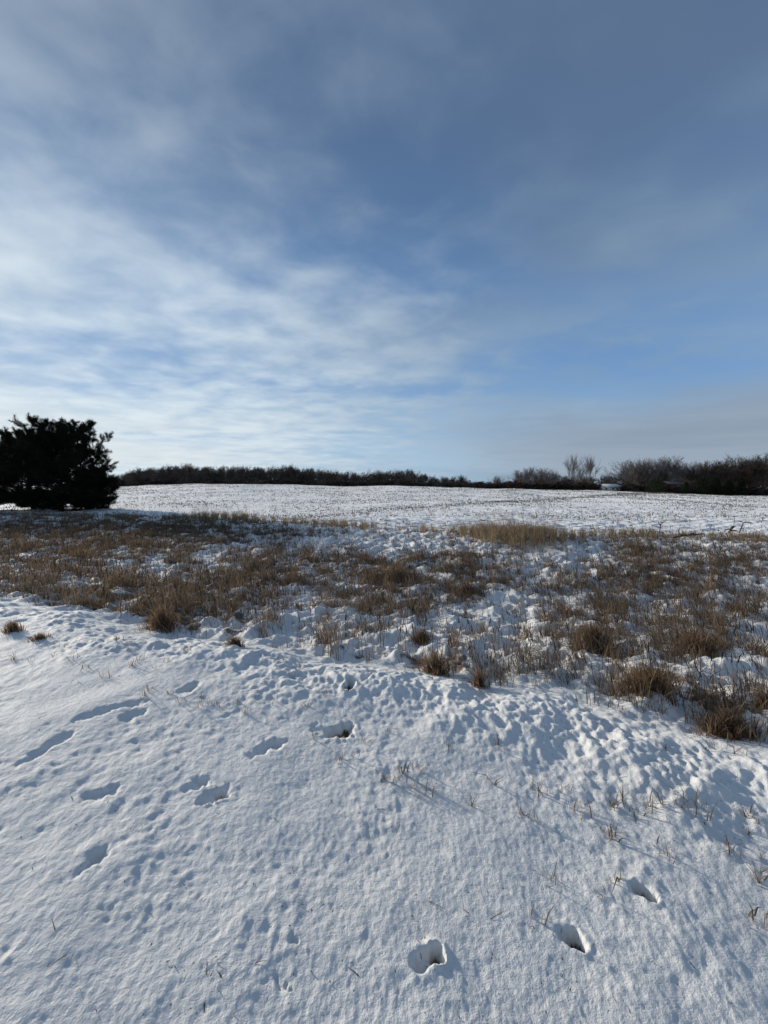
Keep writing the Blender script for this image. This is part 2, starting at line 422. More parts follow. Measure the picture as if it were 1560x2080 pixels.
# ------------------------------------------------------------------ object helpers
def tag(o, label=None, cat=None, group=None, kind=None):
    if label: o['label'] = label
    if cat: o['category'] = cat
    if group: o['group'] = group
    if kind: o['kind'] = kind
    return o


def link_mesh(name, me, parent=None):
    o = bpy.data.objects.new(name, me); col.objects.link(o)
    if parent: o.parent = parent
    return o


def np_mesh(name, verts, faces3=None, faces4=None, mat=None, attrs=None, smooth=False):
    me = bpy.data.meshes.new(name)
    f3 = np.zeros((0, 3), np.int32) if faces3 is None else np.asarray(faces3, np.int32)
    f4 = np.zeros((0, 4), np.int32) if faces4 is None else np.asarray(faces4, np.int32)
    me.vertices.add(len(verts)); me.vertices.foreach_set('co', np.asarray(verts, np.float32).ravel())
    nl = f3.size + f4.size
    me.loops.add(nl); me.loops.foreach_set('vertex_index', np.concatenate([f3.ravel(), f4.ravel()]).astype(np.int32))
    me.polygons.add(len(f3) + len(f4))
    st = np.concatenate([np.arange(len(f3)) * 3, f3.size + np.arange(len(f4)) * 4]).astype(np.int32)
    me.polygons.foreach_set('loop_start', st)
    if smooth: me.polygons.foreach_set('use_smooth', np.ones(len(f3) + len(f4), bool))
    if attrs:
        for k, v in attrs.items():
            a = me.attributes.new(k, 'FLOAT', 'POINT'); a.data.foreach_set('value', np.asarray(v, np.float32))
    me.update(calc_edges=True); me.validate()
    if mat: me.materials.append(mat)
    return me


def blades(pos, h, w, lean, tone, rows=3, side=None, kink=None):
    """ribbons rising from pos (N,3); lean (N,2) is the sideways travel of the tip"""
    n = len(pos)
    a = rng.random(n) * 2 * np.pi if side is None else side
    sx, sy = np.cos(a), np.sin(a)
    fr = {2: [(0, 1, 0), (.55, .8, .30), (1, 0, 1)], 3: [(0, 1, 0), (.4, .9, .14), (.75, .65, .5), (1, 0, 1)]}[rows]
    V, off = [], 0
    vpb = 2 * rows + 1
    verts = np.zeros((n, vpb, 3))
    for i, (hh, ww, ll) in enumerate(fr):
        cx = pos[:, 0] + lean[:, 0] * ll; cy = pos[:, 1] + lean[:, 1] * ll
        dr = np.sqrt(np.maximum(0.02, 1 - 0.45 * np.minimum((lean ** 2).sum(1) / np.maximum(h, .01) ** 2, 1.9) * ll))
        cz = pos[:, 2] + h * hh * dr
        if i < rows:
            verts[:, 2 * i] = np.stack([cx - sx * w * ww / 2, cy - sy * w * ww / 2, cz], 1)
            verts[:, 2 * i + 1] = np.stack([cx + sx * w * ww / 2, cy + sy * w * ww / 2, cz], 1)
        else:
            verts[:, 2 * i] = np.stack([cx, cy, cz], 1)
    base = np.arange(n)[:, None] * vpb
    f4 = np.concatenate([base + np.array([2 * i, 2 * i + 1, 2 * i + 3, 2 * i + 2]) for i in range(rows - 1)])
    f3 = base + np.array([2 * rows - 2, 2 * rows - 1, 2 * rows])
    return verts.reshape(-1, 3), f3, f4, np.repeat(tone, vpb)


def merge(parts):
    V, A, B, T, o = [], [], [], [], 0
    for v, f3, f4, t in parts:
        V.append(v); A.append(f3 + o); B.append(f4 + o); T.append(t); o += len(v)
    return np.concatenate(V), np.concatenate(A), np.concatenate(B), np.concatenate(T)


def blade_obj(name, parts, mat, parent=None):
    v, f3, f4, t = merge(parts) if isinstance(parts, list) else parts
    return link_mesh(name, np_mesh(name, v, f3, f4, mat, {'tone': t}), parent)


# ------------------------------------------------------------------ the ground
def build_ground():
    th = np.concatenate([np.linspace(-180, -62, 40)[:-1], np.linspace(-62, 62, 700), np.linspace(62, 180, 40)[1:]])
    rads = np.concatenate([np.geomspace(0.25, 0.8, 14)[:-1], np.geomspace(0.8, 22, 640)[:-1], np.geomspace(22, 160, 150)[:-1], np.geomspace(160, 4000, 40)])
    T, Rr = np.meshgrid(np.radians(th), rads)
    x = (Rr * np.sin(T)).ravel(); y = (Rr * np.cos(T)).ravel()
    z, bare, fld = height(x, y)
    nt, nr = len(th), len(rads)
    i = np.arange(nr - 1)[:, None] * nt + np.arange(nt - 1)[None, :]
    f4 = np.stack([i, i + 1, i + nt + 1, i + nt], -1).reshape(-1, 4)[:, ::-1]
    cz = np.array([[0, 0, z[:nt].mean()]])
    v = np.concatenate([np.stack([x, y, z], 1), cz])
    k = np.arange(nt - 1)
    f3 = np.stack([k, k + 1, np.full(nt - 1, len(v) - 1)], 1)[:, ::-1]
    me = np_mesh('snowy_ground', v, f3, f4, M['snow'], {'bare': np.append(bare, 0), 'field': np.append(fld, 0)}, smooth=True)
    o = link_mesh('ground', me); tag(o, kind='structure')


build_ground()


# ------------------------------------------------------------------ bare trees
class Sticks:
    """collects tapering three-sided sticks and flat twigs"""
    def __init__(s): s.v, s.f3, s.f4 = [], [], []
    def stick(s, a, b, ra, rb, n=3):
        a, b = np.asarray(a), np.asarray(b); d = b - a; L = np.linalg.norm(d)
        if L < 1e-6: return
        d = d / L; p = np.cross(d, (0.3, 0.9, 0.2)); p /= np.linalg.norm(p) + 1e-9; q = np.cross(d, p)
        o = len(s.v)
        for c, r in ((a, ra), (b, rb)):
            for k in range(n):
                t = 2 * math.pi * k / n; s.v.append(c + r * (math.cos(t) * p + math.sin(t) * q))
        for k in range(n): s.f4.append((o + k, o + (k + 1) % n, o + n + (k + 1) % n, o + n + k))
    def twig(s, a, b, w):
        a, b = np.asarray(a), np.asarray(b)
        p = np.cross(b - a, np.random.default_rng(len(s.v)).normal(size=3)); p = p / (np.linalg.norm(p) + 1e-9) * w
        o = len(s.v); s.v += [a - p, a + p, b]; s.f3.append((o, o + 1, o + 2))
    def mesh(s, name, mat):
        return np_mesh(name, np.array(s.v), s.f3 if s.f3 else None, s.f4 if s.f4 else None, mat)


def tilt(d, ang, az):
    d = d / np.linalg.norm(d); p = np.cross(d, (0.21, 0.35, 0.9)); p /= np.linalg.norm(p); q = np.cross(d, p)
    return d * math.cos(ang) + (p * math.cos(az) + q * math.sin(az)) * math.sin(ang)


def bare_tree_meshes(seed, form, twig_mat, bark_mat, twig_w=0.026):
    """height 10 m, foot at the origin; returns trunk mesh, crown mesh"""
    r = random.Random(seed); T, C = Sticks(), Sticks()
    spec = dict(round=(0.20, 13, (22, 62), 4.6, 0.07), vase=(0.14, 13, (8, 34), 6.2, 0.09), wood=(0.28, 13, (10, 42), 4.0, 0.05), brush=(0.03, 12, (10, 50), 4.6, 0.05))[form]
    fork, nl, (a0, a1), ll, rad = spec
    top = 8.2 if form != 'brush' else 5
    pts = [np.array([0, 0, -0.8])]; p = np.array([0, 0, 0.]); n = 6
    for i in range(1, n + 1):
        p = np.array([r.gauss(0, .10) * i ** .6, r.gauss(0, .10) * i ** .6, top * i / n]); pts.append(p)
    R0 = rad * 2.0
    for i in range(n):
        T.stick(pts[i], pts[i + 1], R0 * (1 - .88 * i / n), R0 * (1 - .88 * (i + 1) / n), 5)
    def along(z):
        f = max(0, min(.999, z / top)) * (n - 1) + 1 - 1e-6; i = min(int(f), n - 1)
        return pts[i] + (pts[i + 1] - pts[i]) * (f - i)
    def grow(a, d, L, rr, lev):
        k = 3 if lev < 2 else 2
        pos = a; dd = d
        segs = []
        for i in range(k):
            dd = dd + np.array([r.gauss(0, .16), r.gauss(0, .16), r.gauss(0.06, .12)]); dd = dd / np.linalg.norm(dd)
            nx = pos + dd * L / k
            ra, rb = rr * (1 - .7 * i / k), rr * (1 - .7 * (i + 1) / k)
            if lev <= 1: C.stick(pos, nx, ra, rb, 3)
            else: C.twig(pos, nx + dd * .1 * L, max(twig_w, ra))
            segs.append((pos, nx)); pos = nx
        if lev >= 3: return
        m = (8, 6, 6)[lev]
        for j in range(m):
            q = r.choice(segs[0 if lev else 1:] if len(segs) > 1 else segs); f = r.random()
            b = q[0] + (q[1] - q[0]) * f
            grow(b, tilt(dd, R(r.uniform(12, 36) if form in ('vase', 'wood') else r.uniform(16, 46)), r.uniform(0, 6.28)), L * r.uniform(.42, .62), rr * .45, lev + 1)
    for i in range(nl):
        zz = top * (fork + (1 - fork) * (i + .5) / nl)
        b = along(zz); up = i / nl
        ang = R(a1 + (a0 - a1) * up + r.uniform(-8, 8)); az = i * 2.4 + r.uniform(-.5, .5)
        d = np.array([math.sin(ang) * math.cos(az), math.sin(ang) * math.sin(az), math.cos(ang)])
        L = ll * (1 - .45 * up if form != 'wood' else .75 + .4 * math.sin(up * 3.1)) * r.uniform(.8, 1.15)
        grow(b, d, L, R0 * (.42 - .25 * up), 0)
    sc = 10.0 / float(np.percentile([v[2] for v in C.v], 98.5))
    for A in (T, C): A.v = [v * sc for v in A.v]
    return T.mesh('trunk', bark_mat), C.mesh('crown', twig_mat)


def conifer_meshes(seed, form):
    """height 10 m: drooping sprays of small blades on whorled limbs"""
    r = random.Random(seed); T, C = Sticks(), Sticks()
    T.stick((0, 0, -.8), (0, 0, 9.6), .22, .02, 6)
    for i in range(150):
        zz = 0.5 + 9.2 * (i / 150) ** 1.1
        if form == 'spruce': rad = 2.9 * (1 - zz / 10.2) ** .8 + .15
        else: rad = 3.6 * math.sin(math.pi * min(1, (zz + 2.6) / 12.8)) ** .7
        az = i * 2.4; L = rad * r.uniform(.75, 1.1)
        d = np.array([math.cos(az), math.sin(az), -.12 if form == 'spruce' else .35])
        e = np.array([0, 0, zz]) + d * L
        C.stick((0, 0, zz), e, .03, .01, 3)
        for j in range(26):
            f = r.random() ** .6; b = np.array([0, 0, zz]) + d * L * f
            v = np.array([r.gauss(d[0] * .6, .6), r.gauss(d[1] * .6, .6), r.gauss(-.1 if form == 'spruce' else .5, .4)]); v = v / np.linalg.norm(v)
            C.twig(b, b + v * r.uniform(.35, .75), .10)
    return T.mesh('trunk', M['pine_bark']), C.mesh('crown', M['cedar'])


KIND = {
    'round': [bare_tree_meshes(11, 'round', M['twig'], M['bark']), bare_tree_meshes(12, 'round', M['twig'], M['bark'])],
    'wood': [bare_tree_meshes(s, 'wood', M['twig'], M['bark'], .028) for s in (21, 22, 23)],
    'vase': [bare_tree_meshes(s, 'vase', M['twig_grey'], M['bark'], .020) for s in (31, 32)],
    'vase_dark': [bare_tree_meshes(s, 'vase', M['twig'], M['bark'], .028) for s in (33, 34)],
    'russet': [bare_tree_meshes(41, 'round', M['twig_red'], M['bark'], .07)],
    'birch': [bare_tree_meshes(51, 'wood', M['twig'], M['birch'], .04)],
    'brush': [bare_tree_meshes(s, 'brush', M['twig'], M['bark'], .08) for s in (61, 62)],
    'brush_red': [bare_tree_meshes(63, 'brush', M['twig_red'], M['bark'], .07)],
    'spruce': [conifer_meshes(71, 'spruce')],
    'cedar': [conifer_meshes(72, 'cedar')],
}
NAMES = {'round': 'bare_tree', 'wood': 'woodland_tree', 'vase': 'poplar_tree', 'vase_dark': 'bare_tree', 'russet': 'russet_tree', 'birch': 'birch_tree', 'brush': 'shrub', 'brush_red': 'shrub', 'spruce': 'spruce_tree', 'cedar': 'cedar_tree'}
_cnt = {}


def put_tree(kind, px, Y, top_px, label, group=None, wide=1.0, cat=None):
    _cnt[kind] = _cnt.get(kind, 0) + 1
    ms = KIND[kind][_cnt[kind] % len(KIND[kind])]
    x = (px - 780) / F * Y
    zb = float(macro(np.array([x]), np.array([Y]))[0]) - 0.2
    zt = EYE + (995 - top_px) / F * Y
    s_ = max(zt - zb, 1.0) / 10.0
    o = bpy.data.objects.new(NAMES[kind], None); col.objects.link(o)
    o.location = (x, Y, zb); o.rotation_euler = (0, 0, random.uniform(0, 6.28)); o.scale = (s_ * wide, s_ * wide, s_)
    o.empty_display_size = 0.5
    tag(o, label, cat or ('shrub' if 'brush' in kind else 'tree'), group)
    link_mesh('trunk', ms[0], o); link_mesh('crown', ms[1], o)
    return o


SKY_X = [235, 250, 270, 310, 350, 385, 430, 480, 520, 560, 585, 640, 700, 740, 760, 800, 830, 880, 930, 970, 1000]
SKY_Y = [968, 964, 959, 951, 949, 946, 950, 948, 950, 951, 948, 952, 957, 962, 961, 957, 958, 966, 972, 978, 982]
def wood_place(px):
    for lim, a in ((240, 'in the wood right behind the big pine'), (400, 'in the wood near the pine'), (500, 'in the wood left of the snowy shed roof'),
                   (560, 'in the wood behind the snowy shed roof'), (620, 'in the wood around the two pale trunks'), (720, 'in the level wood right of the pale trunks'),
                   (800, 'in the wood at the dip of its skyline'), (880, 'in the wood where it begins sloping down'), (2000, 'in the low wood beside the gap')):
        if px < lim: return a


def right_place(px):
    for lim, a in ((1130, 'among the pale fan-shaped trees'), (1205, 'behind the two tall poplars'), (1262, 'behind the low beige house'),
                   (1370, 'behind the round evergreen'), (1480, 'behind the spruce row'), (2000, 'by the right picture margin')):
        if px < lim: return a


rt = random.Random(5)
for layer, (Y, k, drop) in enumerate(((240, 44, 1.5), (205, 46, 0), (180, 46, 3), (162, 40, 9))):
    for i in range(k):
        px = 150 + (985 - 150) * (i + rt.uniform(.1, .9)) / k
        tp = float(np.interp(px, SKY_X, SKY_Y)) + drop * rt.uniform(.3, 1.1) + rt.triangular(-2, 7, 1)
        if px > 960: tp = max(tp, 977)
        put_tree('wood' if rt.random() < .45 else 'round', px, Y + rt.uniform(-9, 9), tp, 'dark bare tree ' + wood_place(px), 'bare trees ' + wood_place(px), rt.uniform(.9, 1.35))
for px, tp, w in ((585, 947.5, .9), (745, 960, 1.2), (822, 956, 1.3), (384, 944.5, 1.0), (935, 968, 1.0)):
    pass
put_tree('round', 383, 170, 944, 'tallest bare crown of the left wood, just right of the big pine', None, 1.1)
put_tree('round', 588, 168, 946.5, 'round bare crown standing a little above the left wood, over pale trunks', None, .9)
put_tree('birch', 586, 152, 954, 'pale-barked slender tree before the dark wood, right one of a pair', None, .7)
put_tree('birch', 571, 152, 957, 'pale-barked slender tree before the dark wood, left one of a pair', None, .6)
put_tree('vase_dark', 762, 165, 957, 'bare fan-shaped tree in a dip of the skyline near the middle of the wood', None, 1.3)
put_tree('round', 826, 165, 955, 'broad rounded bare tree where the wood begins to slope down to the right', None, 1.35)
put_tree('vase_dark', 936, 160, 966.5, 'spindly bare tree with loose twigs near the low right end of the wood', None, 1.0)
put_tree('vase', 1010, 158, 967.5, 'small pale bare tree standing alone in the gap between the two woods', None, 1.2)
for px, tp in ((284, 975), (300, 972), (322, 973), (345, 974)):
    put_tree('russet', px, 140, tp, 'low russet-leaved tree at the left foot of the wood', 'russet trees at the foot of the wood', 1.0)
# far end of the gap
for i in range(22):
    put_tree('wood', 955 + i * 5.5 + rt.uniform(-2, 2), 420 + rt.uniform(-40, 40), rt.uniform(979, 985), 'tiny distant tree seen far off through the gap between the woods', 'distant trees in the gap', 1.6)
# right-hand wood
RX = [1030, 1050, 1075, 1110, 1130, 1150, 1180, 1230, 1262, 1300, 1350, 1390, 1430, 1500, 1525, 1550, 1600]
RY = [977, 968, 964, 964, 964, 966, 966, 967, 958, 957, 956, 956, 950, 944, 942, 940, 938]
for Y, k, drop in ((235, 26, 0), (200, 28, 2), (172, 24, 9)):
    for i in range(k):
        px = 1040 + (1640 - 1040) * (i + rt.uniform(.1, .9)) / k
        if Y < 190 and 1200 < px < 1265: continue
        tp = float(np.interp(px, RX, RY)) + drop * rt.uniform(.3, 1.1) + rt.uniform(0, 5)
        put_tree(rt.choice(('wood', 'wood', 'round', 'vase_dark')), px, Y + rt.uniform(-8, 8), tp, 'dark bare tree ' + right_place(px), 'bare trees ' + right_place(px), rt.uniform(.9, 1.3))
put_tree('vase', 1159, 165, 927, 'tall grey upswept poplar, left of the two highest trees on the right', None, .50)
put_tree('vase', 1196, 165, 929, 'tall grey poplar with a wider fan, right of the two highest trees', None, .62)
put_tree('vase', 1177, 178, 951, 'shorter thin poplar between the two tall grey poplars', None, .4)
put_tree('vase', 1072, 165, 951, 'broad pale fan-shaped bare tree at the left end of the right wood', None, 1.35)
put_tree('vase', 1096, 170, 953, 'pale fan-shaped bare tree just left of a darker thicket and the poplars', None, 1.2)
put_tree('vase', 1270, 170, 938, 'grey bare tree with open crown just right of the low house', None, 1.1)
put_tree('vase', 1310, 165, 934, 'grey bare tree with many upright limbs above the round evergreen', None, 1.0)
for px_, tp_, w_, lb_ in ((1054, 957, 1.2, 'low pale bare tree at the outermost left end of the right wood'), (1118, 958, 1.1, 'grey bare tree between the pale fan-shaped tree and the dark thicket'),
                          (1290, 938, 1.1, 'grey bare tree between the open-crowned tree and the many-limbed one'), (1332, 935, 1.1, 'grey bare tree close left of the largest fan-shaped one'),
                          (1377, 941, 1.3, 'grey bare tree close right of the largest fan-shaped one'), (1405, 944, 1.2, 'thin bare tree over the left end of the spruce row'),
                          (1468, 938, 1.3, 'bare tree between the wide dark crown and the one above the pointed spruce'), (1526, 934, 1.2, 'bare tree between the two dark trees at the right margin')):
    put_tree('vase' if px_ < 1400 else 'vase_dark', px_, 164, tp_, lb_, None, w_)
put_tree('vase', 1350, 165, 931, 'largest grey fan-shaped bare tree of the right wood', None, 1.25)
put_tree('vase_dark', 1432, 165, 941, 'wide dark bare crown above the row of dark spruces', None, 1.4)
put_tree('vase_dark', 1502, 165, 931, 'dark bare tree rising above the pointed spruce', None, 1.1)
put_tree('vase_dark', 1548, 160, 926, 'bare tree at the right margin, tallest of the dark trees there', None, 1.2)
put_tree('russet', 1508, 150, 956, 'reddish twiggy tree behind the pointed spruce', None, .9)
put_tree('cedar', 1332, 138, 975, 'rounded dark evergreen at the field margin under the grey bare trees', None, 1.35)
put_tree('spruce', 1505, 136, 970, 'single pointed dark spruce near the right margin', None, 1.0)
for px, tp, w, lb in ((1392, 978, 1.3, 'low dark spruce left-most in the row at the field margin'), (1425, 970, 1.5, 'broad dark spruce, second in the row at the field margin'),
                      (1452, 968, 1.5, 'broad dark spruce, third and tallest in the row at the field margin'), (1478, 972, 1.4, 'dark spruce closing the row beside the pointed one')):
    put_tree('spruce', px, 140, tp, lb, None, w)
# shrubs along the foot of both woods
for i in range(70):
    px = 150 + 850 * (i + rt.random()) / 70
    cy = float(np.interp(px, CPX, CPY)); put_tree('brush', px, 140 + rt.uniform(-4, 6), cy - rt.uniform(7, 13), 'low leafless shrub ' + wood_place(px), 'low shrubs ' + wood_place(px), rt.uniform(1.6, 2.4))
for i in range(84):
    px = 1000 + 640 * (i + rt.random()) / 84
    if 1206 < px < 1262: continue
    cy = float(np.interp(px, CPX, CPY)); put_tree(rt.choice(('brush', 'brush_red')), px, 150 + rt.uniform(-4, 6), cy - rt.uniform(6, 17), 'low brown leafless shrub ' + right_place(px), 'low brown shrubs ' + right_place(px), rt.uniform(1.4, 2.2))


# ------------------------------------------------------------------ houses
def box(name, x0, x1, y0, y1, z0, z1, mat, parent):
    v = [(x, y, z) for z in (z0, z1) for y in (y0, y1) for x in (x0, x1)]
    f = [(0, 2, 3, 1), (4, 5, 7, 6), (0, 1, 5, 4), (2, 6, 7, 3), (0, 4, 6, 2), (1, 3, 7, 5)]
    return link_mesh(name, np_mesh(name, np.array(v, float), None, f, mat), parent)


def gable_roof(name, x0, x1, y0, y1, z0, h, mat, parent, ins=0.0, th=0.16):
    ym = (y0 + y1) / 2
    top = [(x0, y0, z0), (x1, y0, z0), (x1 - ins, ym, z0 + h), (x0 + ins, ym, z0 + h), (x1, y1, z0), (x0, y1, z0)]
    v = top + [(a, b, c + th) for a, b, c in top]
    f = [(0, 1, 2, 3), (3, 2, 4, 5), (6, 9, 8, 7), (9, 11, 10, 8), (0, 6, 7, 1), (4, 10, 11, 5)]
    f3 = []
    f += [(1, 7, 8, 2), (2, 8, 10, 4), (0, 3, 9, 6), (3, 5, 11, 9)]
    return link_mesh(name, np_mesh(name, np.array(v, float), f3 or None, f, mat), parent)


def house_right():
    Y = 150.0; k = Y / F; x = (1236 - 780) * k
    zb = float(macro(np.array([x]), np.array([Y]))[0])
    e = EYE + (995 - 988.5) * k                       # eaves
    o = bpy.data.objects.new('house', None); col.objects.link(o); o.location = (x, Y, zb); o.rotation_euler = (0, 0, R(-14))
    tag(o, 'low beige house with snow-covered roof before the wood on the right', 'house')
    ez = e - zb
    box('wall', -2.4, 3.9, 0, 6, -1, ez, M['wall'], o)
    gable_roof('roof', -2.9, 4.4, -.5, 6.5, ez + .01, 0.95, M['roof_snow'], o, 1.0)
    box('wall', -5.2, -2.403, 1.2, 5, -1, ez - .5, M['wall'], o)
    gable_roof('roof', -5.6, -2.35, .8, 5.4, ez - .49, .6, M['roof_snow'], o, .6)
    for wx in (-.9, 1.4, 2.9):
        w = box('window', wx - .42, wx + .42, -.05, .03, ez - 1.2, ez - .45, M['trim'], o); box('pane', wx - .34, wx + .34, -.07, -.052, ez - 1.12, ez - .53, M['dark'], w)
    d = box('door', -3.9, -3.1, 1.14, 1.22, ez - 2.5, ez - .75, M['trim'], o)
    box('chimney', 1.2, 1.7, 3.4, 3.9, ez + .5, ez + 1.45, M['bark'], o)


def shed_left():
    Y = 146.0; k = Y / F; x = (527 - 780) * k
    zb = float(macro(np.array([x]), np.array([Y]))[0])
    o = bpy.data.objects.new('shed', None); col.objects.link(o); o.location = (x, Y, zb); o.rotation_euler = (0, 0, R(9))
    tag(o, 'low open shed with snow on its sagging roof, before the left wood', 'shed')
    top = EYE + (995 - 976.5) * k - zb
    gable_roof('roof', -2.2, 2.3, -.9, 1.1, top - .75, .62, M['roof_snow'], o, .5, .12)
    box('wall', -1.9, 2.0, .9, 1.0, -1, top - .78, M['bark'], o)
    for px_ in (-1.8, -.7, .5, 1.8): box('post', px_ - .07, px_ + .07, -.75, -.61, -1, top - .78, M['bark'], o)


def house_hidden():
    Y = 158.0; k = Y / F; x = (1368 - 780) * k
    zb = float(macro(np.array([x]), np.array([Y]))[0])
    o = bpy.data.objects.new('house', None); col.objects.link(o); o.location = (x, Y, zb); o.rotation_euler = (0, 0, R(8))
    tag(o, 'dull brown house half hidden between the round evergreen and the spruces', 'house')
    top = EYE + (995 - 977) * k - zb
    box('wall', -3, 4, 0, 5, -1, top - 1.3, plain_mat('brown_siding', (0.12, .10, .08), (.17, .14, .11)), o)
    gable_roof('roof', -3.4, 4.4, -.5, 5.5, top - 1.29, 1.1, plain_mat('brown_shingle', (0.20, .17, .15), (.27, .23, .2)), o, .8)
    w = box('window', 1.6, 2.5, -.05, .03, top - 2.6, top - 1.7, M['trim'], o); box('pane', 1.7, 2.4, -.07, -.052, top - 2.5, top - 1.8, M['dark'], w)


house_right(); shed_left(); house_hidden()


# ------------------------------------------------------------------ the pines
def pine(px, Y, top_px, spread, label, seed, lobes):
    """trunk, limbs, and shoots tipped with bottle-brush tufts of needles; lobes shape the crown: (dx, z, radius) in metres"""
    r = random.Random(seed); nr = np.random.default_rng(seed)
    x = (px - 780) / F * Y; zb = float(zat(x, Y)[0]) - 0.05
    Hh = (EYE + (995 - top_px) / F * Y - zb) * .82
    o = bpy.data.objects.new('pine_tree', None); col.objects.link(o); o.location = (x, Y, zb)
    tag(o, label, 'tree', 'pines at the left end of the field margin')
    T = Sticks(); tp = [np.array([r.gauss(0, .06) * i, r.gauss(0, .06) * i, Hh * .93 * i / 7]) for i in range(8)]; tp[0] = np.array([0, 0, -.3])
    for i in range(7): T.stick(tp[i], tp[i + 1], .19 * (1 - .12 * i), .19 * (1 - .12 * (i + 1)), 8)
    link_mesh('trunk', T.mesh('trunk', M['pine_bark']), o)
    L = Sticks(); tips = []
    NL = int(22 * spread)
    for i in range(NL):
        f = (i + .5) / NL; zz = Hh * (.05 + .87 * f); az = i * 2.4 + r.uniform(-.4, .4)
        prof = math.sqrt(max(0.06, 1 - ((f - .36) / .72) ** 2))
        ln = spread * prof * r.uniform(.7, 1.12) * (1.0 if f > .2 else .85)
        seg = min(int(zz / (Hh * .93) * 7), 6); b = tp[seg] + (tp[seg + 1] - tp[seg]) * (zz / (Hh * .93) * 7 - seg)
        d = np.array([math.cos(az), math.sin(az), (-.05 if f < .12 else -.12 if f < .25 else .1 + .9 * f ** 2)]); d /= np.linalg.norm(d)
        p = b
        for s_ in range(4):
            q = p + d * ln / 4; d = d + np.array([r.gauss(0, .12), r.gauss(0, .12), r.gauss(.10, .08)]); d /= np.linalg.norm(d)
            L.stick(p, q, .055 * (1 - s_ / 5), .055 * (1 - (s_ + 1) / 5), 4)
            for j in range(2 if s_ == 0 else 6 if s_ < 3 else 10):
                e = p + (q - p) * r.random(); sd = d * .6 + np.array([r.gauss(0, .6), r.gauss(0, .6), r.gauss(.55, .35)]); sd /= np.linalg.norm(sd)
                le = r.uniform(.3, .62) * (.6 + .4 * ln / spread); ee = e + sd * le
                L.stick(e, ee, .018, .008, 3); tips.append((e + sd * le * .25, ee, sd))
                for kk in range(1):
                    s2 = sd * .7 + np.array([r.gauss(0, .5), r.gauss(0, .5), r.gauss(.3, .3)]); s2 /= np.linalg.norm(s2)
                    f0 = e + sd * le * r.uniform(.4, .9); e2 = f0 + s2 * r.uniform(.2, .38)
                    tips.append((f0, e2, s2))
            p = q
        tips.append((p - d * .2, p + d * .25, d))
    link_mesh('branches', L.mesh('branches', M['pine_bark']), o)
    A = np.array([t[0] for t in tips]); B = np.array([t[1] for t in tips]); D = np.array([t[2] for t in tips])
    K = 48; n = len(tips)
    fr = nr.random((n, K, 1)) ** .8; base = A[:, None] + (B - A)[:, None] * fr
    nd = D[:, None] * .42 + nr.normal(size=(n, K, 3)) * .58; nd /= np.linalg.norm(nd, axis=2, keepdims=True)
    ln = nr.uniform(.17, .27, (n, K, 1))
    sd = np.cross(nd, nr.normal(size=(n, K, 3))); sd /= np.linalg.norm(sd, axis=2, keepdims=True)
    w = .010
    V = np.stack([base - sd * w, base + sd * w, base + nd * ln], 2).reshape(-1, 3)
    keep = np.repeat(V[2::3, 2] > 0.03, 1)
    V = V.reshape(-1, 3, 3)[keep].reshape(-1, 3)
    F3 = np.arange(len(V)).reshape(-1, 3)
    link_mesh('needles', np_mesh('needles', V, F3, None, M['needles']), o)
    return n


PY = 29.0
pine(122, PY, 852, 3.8, 'large black-green pine with dense round crown at the left of the field', 101, None)
pine(66, PY + 2.6, 872, 3.2, 'black pine standing close behind and left of the large round pine', 102, None)
pine(-48, PY + 0.5, 900, 3.0, 'pine cut off by the left picture margin, only branch ends showing', 103, None)
pine(186, PY + 3.2, 952, 1.9, 'small low pine tucked against the right flank of the large pine', 104, None)


# ------------------------------------------------------------------ grass
def scatter(n, smin, smax, dens, reach=1.12):
    """random ground points in a fan before the viewer, kept with probability dens(x, y, z)"""
    u = rng.uniform(-reach, reach, n)
    y = np.exp(rng.uniform(math.log(smin), math.log(smax), n))
    x = u * y
    z = macro(x, y)
    return x, y, z


TUFT_KEEP = 1.12


